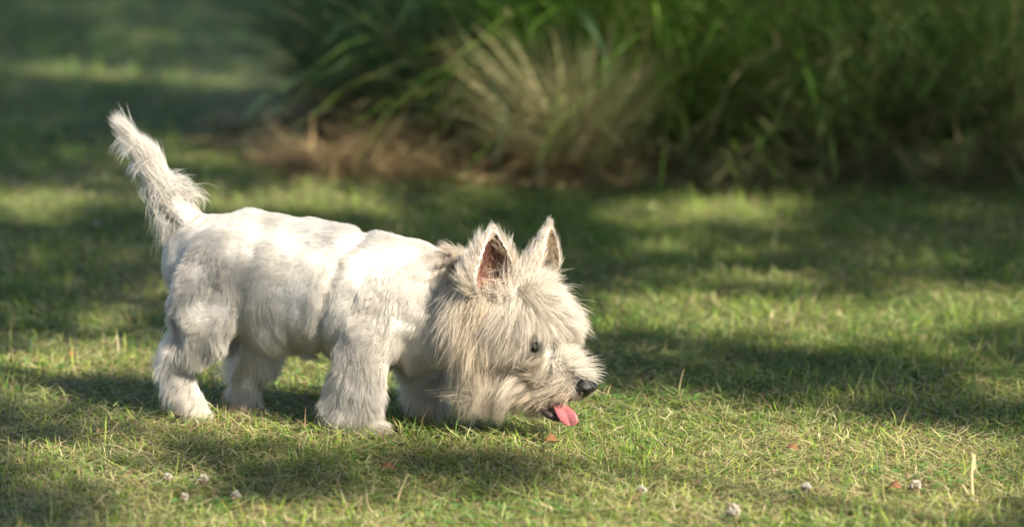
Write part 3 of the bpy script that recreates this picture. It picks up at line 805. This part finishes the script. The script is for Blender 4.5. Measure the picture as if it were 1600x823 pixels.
# ears: short hair on the back, long fringe along the rim
for k, reg in enumerate((R_EAR0, R_EAR1)):
    O, b, t, r0 = EARS[k]; axl = norm(t-b)
    sel = (TREG == reg)
    wt = np.where(TIN, 0.25 if k == 0 else 0.8, 1.0)
    n = 8500
    P, N, vi = sample(sel, n, wt)
    s_ = np.clip(((P-b)@axl)/np.linalg.norm(t-b), 0, 1)
    rim = np.clip(1-np.abs(N@O)*1.6, 0, 1)
    D = axl[None]*1.0 + N*0.35 - O*0.2
    L = (0.016+0.015*rim)*rng.uniform(0.5, 1.3, n)*np.where(s_ > 0.75, 1-1.6*(s_-0.75), 1)
    pts, own = grow(P, N, D, L, 0.35+0.35*rim, npts=6, clump=0.72, clump_n=24, clump_pow=0.9, wave=0.16, gravity=0.02, jitter=0.22)
    col = tone(n, own, 0.14+0.1*rng.uniform(0, 1, n)+0.5*inner[vi], dirt=0.15, var=(0.65, 1.12), base=CREAM)
    curves_object('ear_hair', pts, rng.uniform(0.7, 1.2, n)*0.00024, col, ['white fringed hair of the near ear, reddish skin showing inside', 'white fringed hair of the far ear'][k])
# tail plume
sel = (TREG == R_TAIL); n = 22000
P, N, vi = sample(sel, n); px, py = project(P)
ax = VAX[vi]; tpos = np.clip((350-py)/170, 0, 1)
under = np.clip(-(N@CR)*0.6 - (N@CU)*0.5, 0, 1); top = np.clip((N@CR), 0, 1)
D = ax*1.0 + N*0.08
L = (0.021+0.014*np.sin(np.pi*np.clip(tpos, 0, 1))+0.016*tpos+0.006*under)*rng.uniform(0.55, 1.25, n)
L[tpos < 0.15] *= 0.75
pts, own = grow(P, N, D, L, np.full(n, 0.26)+0.2*under, npts=8, clump=0.5, clump_n=40, wave=0.12, gravity=0.10, jitter=0.12)
curves_object('tail_hair', pts, rng.uniform(0.7, 1.2, n)*0.0002, tone(n, own, np.full(n, 0.06), dirt=0.05), 'plumed hair of the raised tail')
# loose curls hanging from the tail and at its root
def curls(name, centers, n_each, label, v0=0.0, vs=0.012, base=None):
    base = WHITE if base is None else base
    A = []; Cc = []
    for (x0, y0, dx, dy, ln, curl, tan, spread) in centers:
        for _ in range(n_each):
            v = v0 + rng.normal(0, vs)
            p = L3(x0+rng.normal(0, spread), y0+rng.normal(0, spread), v)
            ang = math.atan2(dy, dx)+rng.normal(0, 0.22); le = ln*PXM*rng.uniform(0.6, 1.15); cu = curl*rng.uniform(0.6, 1.4)
            q = [p]
            for k in range(8):
                a = ang + cu*k/7
                p = p + (CR*math.cos(a)-CU*math.sin(a))*le/8 + VH*rng.normal(0, 0.0006)
                q.append(p)
            A.append(q); Cc.append((base*(1-tan)+TANC*tan)*rng.uniform(0.62, 1.1))
    A = np.array(A); Cc = np.array(Cc)
    ex, ey = project(A.reshape(-1, 3)); ex = ex.reshape(A.shape[:2]); ey = ey.reshape(A.shape[:2])
    ok = ~((((ex-834)/14)**2+((ey-543)/10)**2) < 1).any(1) | (rng.uniform(0, 1, len(A)) < 0.03)     # the parting over the near eye
    A = A[ok]; Cc = Cc[ok]; n = len(A)
    return curves_object(name, A, rng.uniform(0.7, 1.2, n)*0.00026, np.array(Cc), label)
curls('tail_curl', [(240, 285, -0.75, 0.65, 44, -1.9, 0.12, 6), (250, 308, -0.7, 0.75, 46, -1.9, 0.15, 7), (226, 252, -0.85, 0.3, 36, -1.0, 0.05, 6), (268, 345, -0.45, 0.9, 60, -0.7, 0.3, 7), (275, 360, -0.3, 1, 50, -0.5, 0.45, 6), (260, 330, -0.6, 0.8, 40, -1.0, 0.2, 7),
                    (262, 285, 0.5, -0.8, 36, 1.9, 0.08, 5), (285, 305, 0.8, -0.5, 44, 1.9, 0.15, 6), (272, 295, 0.6, -0.7, 40, 2.1, 0.1, 5), (208, 222, -0.75, 0.3, 34, -0.8, 0.0, 6), (202, 205, -0.75, -0.7, 40, 0.25, 0.0, 4)], 80, 'loose curls hanging from the underside of the tail')
curls('belly_fringe', [(383, 525, 0.1, 1, 58, -0.1, 0.1, 7), (396, 535, 0.15, 1, 58, -0.2, 0.15, 8), (410, 545, 0.0, 1, 44, -0.1, 0.15, 8), (372, 560, -0.6, 0.7, 46, 0.3, 0.05, 4), (268, 522, -0.3, 1, 56, 0.15, 0.05, 6), (264, 550, -0.4, 0.9, 42, 0.15, 0.05, 5), (268, 575, -0.4, 0.9, 34, 0.1, 0.05, 5)], 120, 'longer fringe hanging at the flank and hock')

curls('topknot', [(800, 446, -0.1, -1, 44, 0.3, 0.1, 8), (822, 442, 0.15, -1, 46, 0.5, 0.1, 8), (842, 444, 0.5, -0.8, 42, 0.6, 0.05, 8), (862, 462, 0.9, -0.1, 38, 0.7, 0.05, 7), (880, 482, 1, 0.15, 38, 0.6, 0.05, 7), (890, 502, 1, 0.3, 34, 0.5, 0.05, 6),
                  (812, 462, 0.2, 0.5, 44, 0.6, 0.05, 9), (790, 452, -0.5, 0.2, 40, 0.8, 0.15, 8), (838, 470, 0.6, 0.4, 46, 0.6, 0.05, 9), (862, 490, 0.7, 0.5, 44, 0.5, 0.05, 9)], 85, 'tousled hair on the crown and brow between the ears', v0=-0.045, vs=0.022, base=CREAM)
curls('ruff_hair', [(728, 452, -0.5, 0.9, 62, -0.2, 0.3, 7), (742, 470, -0.35, 1, 72, -0.2, 0.45, 7), (756, 482, -0.3, 1, 76, -0.1, 0.5, 7), (735, 500, -0.25, 1, 84, -0.15, 0.45, 9), (715, 480, -0.3, 1, 64, -0.2, 0.2, 8), (772, 485, -0.25, 1, 70, 0.1, 0.3, 7)], 130, 'tan-streaked hair hanging below the near ear', v0=-0.078, vs=0.006, base=CREAM)
curls('muzzle_hair', [(884, 562, 0.75, -0.55, 34, 0.7, 0.0, 5), (896, 572, 0.95, -0.2, 40, 0.4, 0.0, 5), (905, 582, 1, 0.05, 36, 0.3, 0.0, 4), (872, 552, 0.2, -0.9, 22, 0.8, 0.05, 5), (880, 592, -0.6, 0.6, 34, 0.3, 0.3, 7), (866, 606, -0.75, 0.6, 40, 0.2, 0.45, 7), (886, 612, -0.5, 0.8, 24, 0.1, 0.55, 5)], 90, 'bristly hair standing out round the muzzle', v0=-0.068, vs=0.008, base=CREAM)
# ---- nose, eyes, mouth, tongue
def part_from_bm(name, bm, mat, label=None, smooth=True):
    for v in bm.verts: v.co -= Vector(DO)
    if smooth:
        for f in bm.faces: f.smooth = True
    me = bpy.data.meshes.new(name); bm.to_mesh(me); bm.free(); me.materials.append(mat)
    o = link(name, me, dog)
    if label: o['label'] = label
    return o
HY = YAW + math.radians(17)         # the head turns a little further towards the camera
HF = np.array([math.cos(HY)*math.cos(0.75), -math.sin(HY)*math.cos(0.75), -math.sin(0.75)])   # muzzle direction
HS = np.array([math.sin(HY), math.cos(HY), 0.0]); HU = np.cross(HF, -HS)
if HU[2] < 0: HU = -HU
nose_c = L3(914, 607, -0.056)
bm = bmesh.new(); bmesh.ops.create_uvsphere(bm, u_segments=36, v_segments=24, radius=1)
for v in bm.verts:
    x, y, z = v.co                   # x forward, y side, z up
    w = 1.0 - 0.34*max(0, -z)
    sup = lambda t: math.copysign(abs(t)**0.78, t)
    f = sup(x)*0.0135; s = sup(y)*0.0172*w; u = sup(z)*0.0152
    if x > 0: f = f*0.8 + 0.0035*z
    for sg in (-1, 1):               # nostrils: deep commas opening to the side
        d = ((y-sg*0.52)**2*4.0 + (z+0.10-0.25*abs(y))**2*7.0)
        if x > -0.3: f -= 0.010*math.exp(-d*3.0)
    if x > 0: f -= 0.0024*math.exp(-(y/0.10)**2)*(1 if z < 0.3 else 0.4)
    v.co = Vector(nose_c + HF*f + HS*s + HU*u)
part_from_bm('nose', bm, plain_material('nose_leather', (0.010, 0.009, 0.009), 0.42, 0.35, 0.3, 500, 0.6), 'moist black nose')
def ball(name, c, r, mat, label=None, squash=1.0):
    bm = bmesh.new(); bmesh.ops.create_uvsphere(bm, u_segments=24, v_segments=16, radius=r)
    for v in bm.verts: v.co = Vector(c) + v.co
    return part_from_bm(name, bm, mat, label)
eye_m = plain_material('eye_dark', (0.008, 0.006, 0.005), 0.07, 0.5, 0.2, 200, 0.0)
ball('eye', L3(835, 542, -0.0755), 0.0078, eye_m, 'dark near eye half hidden by hair')
ball('eye', L3(880, 520, 0.005), 0.0085, eye_m, 'dark far eye under the shaggy brow')
# mouth lining: dark lips along the gape
def tube(pts, rad):
    bm = bmesh.new(); prev = None
    P = [Vector(p) for p in pts]
    for i, p in enumerate(P):
        ax = (P[min(i+1, len(P)-1)]-P[max(i-1, 0)]).normalized(); s = ax.orthogonal().normalized(); t = ax.cross(s)
        ring = [bm.verts.new(p+(s*math.cos(j*math.pi/5)+t*math.sin(j*math.pi/5))*rad[i]) for j in range(10)]
        if prev:
            for j in range(10): bm.faces.new((prev[j], prev[(j+1) % 10], ring[(j+1) % 10], ring[j]))
        else: bm.faces.new(ring[::-1])
        prev = ring
    bm.faces.new(prev)
    bmesh.ops.recalc_face_normals(bm, faces=bm.faces)
    return bm
lip_m = plain_material('lip', (0.035, 0.022, 0.02), 0.4, 0.4, 0.3, 300, 0.3)
part_from_bm('lip', tube([L3(836, 630, -0.062), L3(850, 634, -0.063), L3(864, 634, -0.062), L3(876, 630, -0.059), L3(886, 626, -0.056), L3(894, 622, -0.052)], [0.002, 0.003, 0.0035, 0.003, 0.0025, 0.002]), lip_m, 'dark lip line')
part_from_bm('lower_lip', tube([L3(846, 640, -0.070), L3(858, 648, -0.070), L3(872, 653, -0.066), L3(884, 652, -0.060)], [0.003, 0.0055, 0.0055, 0.003]), lip_m, 'dark lower lip')
# tongue: a thin curved slab with a central groove, hanging out towards the camera side
def tongue():
    bm = bmesh.new()
    st = [(868, 630, -0.056, 11), (876, 636, -0.066, 15), (882, 642, -0.072, 18), (886, 649, -0.0755, 19), (889, 656, -0.077, 17.5), (891, 661, -0.077, 13), (892, 664.5, -0.077, 5)]
    P = np.array([L3(*s[:3]) for s in st]); Wd = np.array([s[3] for s in st])*PXM*0.9
    ts = np.linspace(0, len(st)-1, 22); nw = 11
    side = norm(np.array([0.93, -0.30, 0.02]))
    top, bot = [], []
    for t in ts:
        c = np.array([np.interp(t, range(len(st)), P[:, k]) for k in range(3)]); w = np.interp(t, range(len(st)), Wd)
        i = min(int(t), len(st)-2); ax = norm(P[i+1]-P[i]); nn = norm(np.cross(side, ax)); 
        if nn@np.array([0, -1, 0.3]) < 0: nn = -nn
        ra, rb = [], []
        for j in range(nw):
            a = -1+2*j/(nw-1)
            h = 0.0016*(1-a*a)**0.5 + 0.0018*a*a - 0.0014*math.exp(-(a/0.16)**2)
            ra.append(bm.verts.new(c+side*w*a+nn*(h+0.0002))); rb.append(bm.verts.new(c+side*w*a*0.97+nn*(0.0018*a*a-0.0018*(1-a*a)**0.5)))
        top.append(ra); bot.append(rb)
    for g, fl in ((top, 0), (bot, 1)):
        for i in range(len(g)-1):
            for j in range(nw-1):
                q = (g[i][j], g[i][j+1], g[i+1][j+1], g[i+1][j]); bm.faces.new(q[::-1] if fl else q)
    for i in range(len(top)-1):
        for j in (0, nw-1):
            bm.faces.new((top[i][j], top[i+1][j], bot[i+1][j], bot[i][j]))
    for i in (0, len(top)-1):
        for j in range(nw-1): bm.faces.new((top[i][j], top[i][j+1], bot[i][j+1], bot[i][j]))
    bmesh.ops.recalc_face_normals(bm, faces=bm.faces)
    return bm
part_from_bm('tongue', tongue(), plain_material('tongue_pink', (0.29, 0.093, 0.097), 0.42, 0.5, 0.12, 500, 0.35, sss=0.25), 'pink tongue hanging from the open mouth')
print('feet z', [round(float(L3(*p)[2]), 3) for p in ((322, 650, -0.068), (405, 648, 0.05), (592, 672, -0.068), (698, 660, 0.05))])

# ------------------------------------------------------------------ small things lying and growing in the lawn
def local_part(name, V, T, mat, parent, col=None, smooth=True):
    return link(name, tri_mesh(name, np.asarray(V), np.asarray(T), mat, col, smooth), parent)
floret_m = leaf_material('clover_floret', 0.2, 0.6)
stem_m = leaf_material('stem_green', 0.2, 0.5, attr=False, color=(0.10, 0.18, 0.04))
straw_m = leaf_material('stem_straw', 0.2, 0.55, attr=False, color=(0.46, 0.38, 0.20))
brown_leaf_m = leaf_material('fallen_leaf', 0.25, 0.6, attr=False, color=(0.20, 0.105, 0.05), grain=300)
def stalk_mesh(path, r0, r1, k=6):
    P = np.asarray(path, float); n = len(P); V = []
    for i in range(n):
        ax = norm(P[min(i+1, n-1)]-P[max(i-1, 0)]); s_ = norm(np.cross(ax, [0.3, 1, 0.2])); t_ = np.cross(ax, s_)
        r = r0+(r1-r0)*i/(n-1)
        V += [P[i]+r*(s_*math.cos(2*math.pi*j/k)+t_*math.sin(2*math.pi*j/k)) for j in range(k)]
    T = []
    for i in range(n-1):
        for j in range(k):
            a_, b_, c_, d_ = i*k+j, i*k+(j+1) % k, (i+1)*k+(j+1) % k, (i+1)*k+j
            T += [(a_, b_, c_), (a_, c_, d_)]
    return np.array(V), np.array(T)
clover_m = leaf_material('clover_leaf', 0.3, 0.5, attr=False, color=(0.09, 0.20, 0.045))
def trefoil(c, size, rot):
    V, T = [], []
    for k in range(3):
        a_ = rot+k*2.094; d = np.array([math.cos(a_), math.sin(a_), 0.25]); s_ = np.array([-math.sin(a_), math.cos(a_), 0]); o = len(V)
        V += [c, c+d*size*0.45+s_*size*0.42+[0, 0, 0.001], c+d*size*0.95+s_*size*0.38, c+d*size*0.88, c+d*size*0.95-s_*size*0.38, c+d*size*0.45-s_*size*0.42+[0, 0, 0.001]]
        T += [(o, o+1, o+3), (o+1, o+2, o+3), (o, o+3, o+5), (o+3, o+4, o+5)]
    return np.array(V), np.array(T)
def clover_patch():
    XY = visible_xy(9000, -1.1, 1.6, 0.3)
    XY = XY[(vnoise2(XY, 0.22, 71)+0.6*vnoise2(XY, 0.09, 72)) > 0.42]
    z = ground_height(XY); Vs, Ts = [], []; off = 0
    for (x, y), z0 in zip(XY, z):
        V, T = trefoil(np.array([x, y, z0+rng.uniform(0.006, 0.018)]), rng.uniform(0.005, 0.009), rng.uniform(0, 6.28))
        Vs.append(V); Ts.append(T+off); off += len(V)
    o = link('clover_leaves', tri_mesh('clover_leaves', np.concatenate(Vs), np.concatenate(Ts), clover_m)); tag(o, 'low clover leaves mixed into the mown grass', 'clover leaves', kind='stuff')
clover_patch()
def clover(px, py, size, height, label):
    size *= 0.88; height *= 0.8; c = ground_at(px, py, height); g = float(ground_height(c[None, :2])[0])
    root = empty('clover_flower', (c[0], c[1], g)); tag(root, label, 'clover', 'white clover flowers in the lawn')
    lean = rng.normal(0, 0.004, 2); top = np.array([0, 0, height-g])
    path = [np.array([-lean[0]*3*(1-f)**2, -lean[1]*3*(1-f)**2, f*(height-g)]) for f in np.linspace(0, 1, 5)]
    V, T = stalk_mesh(path, 0.0009, 0.0007); local_part('stem', V, T, stem_m, root)
    Vs, Ts, Cl = [], [], []; off = 0; m = 56
    for i in range(m):              # florets over a ball, the lower ones drooping
        z = 1-1.75*(i+0.5)/m; ph = i*2.39996; d = np.array([math.sqrt(max(0, 1-z*z))*math.cos(ph), math.sqrt(max(0, 1-z*z))*math.sin(ph), z])
        d = norm(d + rng.normal(0, 0.13, 3)); L = size*rng.uniform(0.8, 1.12); s_ = norm(np.cross(d, [0.2, 0.1, 1.0])); t_ = np.cross(d, s_); w = size*0.2
        q = [top+d*L*0.25, top+d*L*0.7+s_*w, top+d*L*0.7+t_*w, top+d*L*0.7-s_*w, top+d*L*0.7-t_*w, top+d*L]
        Cl += [(np.array([0.40, 0.38, 0.31]) if rng.uniform() < 0.35+0.4*(z+0.75) else np.array([0.24, 0.17, 0.10]))*rng.uniform(0.7, 1.15)]*6
        Vs += q; Ts += [(off, off+1, off+2), (off, off+2, off+3), (off, off+3, off+4), (off, off+4, off+1), (off+5, off+2, off+1), (off+5, off+3, off+2), (off+5, off+4, off+3), (off+5, off+1, off+4)]; off += 6
    local_part('flower_head', Vs, Ts, floret_m, root, np.array(Cl), smooth=False)
    for q in range(3):
        a0 = rng.uniform(0, 6.28); o_ = np.array([math.cos(a0), math.sin(a0), 0])*rng.uniform(0.012, 0.026); V, T = trefoil(o_ + np.array([0, 0, rng.uniform(0.008, 0.018)]), rng.uniform(0.006, 0.009), rng.uniform(0, 6.28))
        local_part('leaf', V, T, clover_m, root)
clover(1145, 797, 0.0125, 0.030, 'largest white clover flower, right of centre near the bottom edge')
clover(1430, 758, 0.0105, 0.026, 'white clover flower beside the brown fallen leaf in the lower right')
clover(1260, 762, 0.0100, 0.022, 'dull white clover flower between the largest one and the one by the brown leaf')
clover(1003, 765, 0.0080, 0.024, 'small white clover flower in the grass below and right of the dog\'s tongue')
clover(318, 748, 0.0090, 0.028, 'cream clover flower, rightmost of the three clustered under the dog\'s hind legs')
clover(262, 745, 0.0075, 0.028, 'small white clover flower, leftmost and uppermost of the three under the dog\'s hind legs')
clover(288, 776, 0.0075, 0.022, 'white clover flower lowest of the three clustered under the dog\'s hind legs')
clover(368, 773, 0.0085, 0.024, 'white clover flower by itself just left of the shaded patch in front of the dog')
clover(150, 352, 0.0110, 0.035, 'blurred white clover flower in shade behind the dog\'s tail')
def leaf(px, py, size, az, tilt, label):
    c = ground_at(px, py, 0.016)
    n = 9; V = []; T = []
    for i in range(n):
        f = i/(n-1); w = size*0.36*math.sin(math.pi*f**0.8)*(1+0.18*math.sin(i*2.6)); x = (f-0.5)*size
        z0 = 0.22*size*math.sin(f*3.0); cu = 0.35*w
        V += [(x, -w, z0+cu), (x, 0, z0), (x, w, z0+cu*1.3)]
    for i in range(n-1):
        for j in range(2):
            a_ = i*3+j; T += [(a_, a_+1, a_+4), (a_, a_+4, a_+3)]
    o = link('fallen_leaf', tri_mesh('fallen_leaf', V, T, brown_leaf_m, smooth=True)); md = o.modifiers.new('t', 'SOLIDIFY'); md.thickness = 0.0006
    o.location = c; o.rotation_euler = (tilt, 0.25, az)
    tag(o, label, 'leaf', 'brown fallen leaves on the lawn')
leaf(862, 690, 0.024, 0.6, 0.5, 'curled reddish-brown fallen leaf just below the dog\'s chin')
leaf(1397, 764, 0.024, 2.4, -0.4, 'brown fallen leaf beside a white clover flower in the lower right')
leaf(112, 556, 0.020, 1.2, 0.6, 'reddish fallen leaf left of the dog\'s hind leg')
leaf(1238, 702, 0.018, -0.3, 0.3, 'small tan fallen leaf in the sunlit grass right of the dog\'s nose')
leaf(606, 734, 0.022, 0.1, 0.2, 'thin rust-brown fallen leaf in the shaded grass below the dog\'s chest')
def tall_stem(px0, py0, px1, py1, r, mat, label, head=False):
    b = ground_at(px0, py0); d = ray(px1, py1); t = CAM + d*((b[1]-CAM[1])/d[1])
    root = empty('wild_grass', tuple(b)); tag(root, label, 'wild grass', 'long stems standing out of the mown lawn')
    rel = t-b; side = norm(np.cross(rel, [0, 1, 0]))
    path = [rel*f + side*0.08*np.linalg.norm(rel)*math.sin(f*2.4) + np.array([0, 0.02*f*f, 0]) for f in np.linspace(0, 1, 9)]
    V, T = stalk_mesh(path, r, r*0.45); local_part('stem', V, T, mat, root)
    if head:
        Vs, Ts = [], []; off = 0; ax = norm(path[-1]-path[-3])
        for i in range(26):
            f = i/25; o_ = path[-1]*(0.72+0.3*f); a_ = i*2.4; dv = norm(ax*1.2+np.array([math.cos(a_), math.sin(a_), 0])*0.7); s_ = norm(np.cross(dv, [0.1, 1, 0])); L = 0.006
            Vs += [o_, o_+dv*L*0.5+s_*0.0012, o_+dv*L, o_+dv*L*0.5-s_*0.0012]; Ts += [(off, off+1, off+2), (off, off+2, off+3)]; off += 4
        local_part('seed_head', Vs, Ts, mat, root, smooth=False)
    else:
        n = len(path); Vs, Ts = [], []; P0 = path[2]; dv = norm(side+np.array([0.1, -0.3, 0.9])); L = np.linalg.norm(rel)*0.5
        for i in range(6):
            f = i/5; q = P0+dv*L*f+np.array([0, 0, -0.35*L*f*f]); w = 0.0014*(1-f)+0.0001; s_ = np.array([0.2, 1, 0.1]); Vs += [q-s_*w, q+s_*w]
        for i in range(5): a_ = 2*i; Ts += [(a_, a_+1, a_+3), (a_, a_+3, a_+2)]
        local_part('blade', Vs, Ts, mat, root)
tall_stem(1521, 784, 1527, 718, 0.0024, straw_m, 'thick tan dry stem standing upright near the right edge', True)
tall_stem(616, 800, 641, 745, 0.0016, straw_m, 'pale dry stem leaning right in the grass below the dog\'s chest')
tall_stem(1318, 790, 1338, 712, 0.0012, stem_m, 'long pale green stem leaning right, between two clover flowers')
tall_stem(1374, 760, 1377, 698, 0.0013, stem_m, 'upright green stem left of the brown leaf in the lower right')
tall_stem(1060, 625, 1072, 580, 0.0011, straw_m, 'thin straw stem at the edge of the shade right of the dog\'s nose')
tall_stem(1276, 640, 1298, 621, 0.0010, straw_m, 'short straw stem slanting in the middle of the lawn\'s right half')
tall_stem(850, 800, 838, 752, 0.0013, stem_m, 'green stem leaning left in front of the dog\'s chin near the bottom')
tall_stem(205, 640, 190, 610, 0.0011, stem_m, 'thin green stem in the dog\'s shadow left of the hind foot')
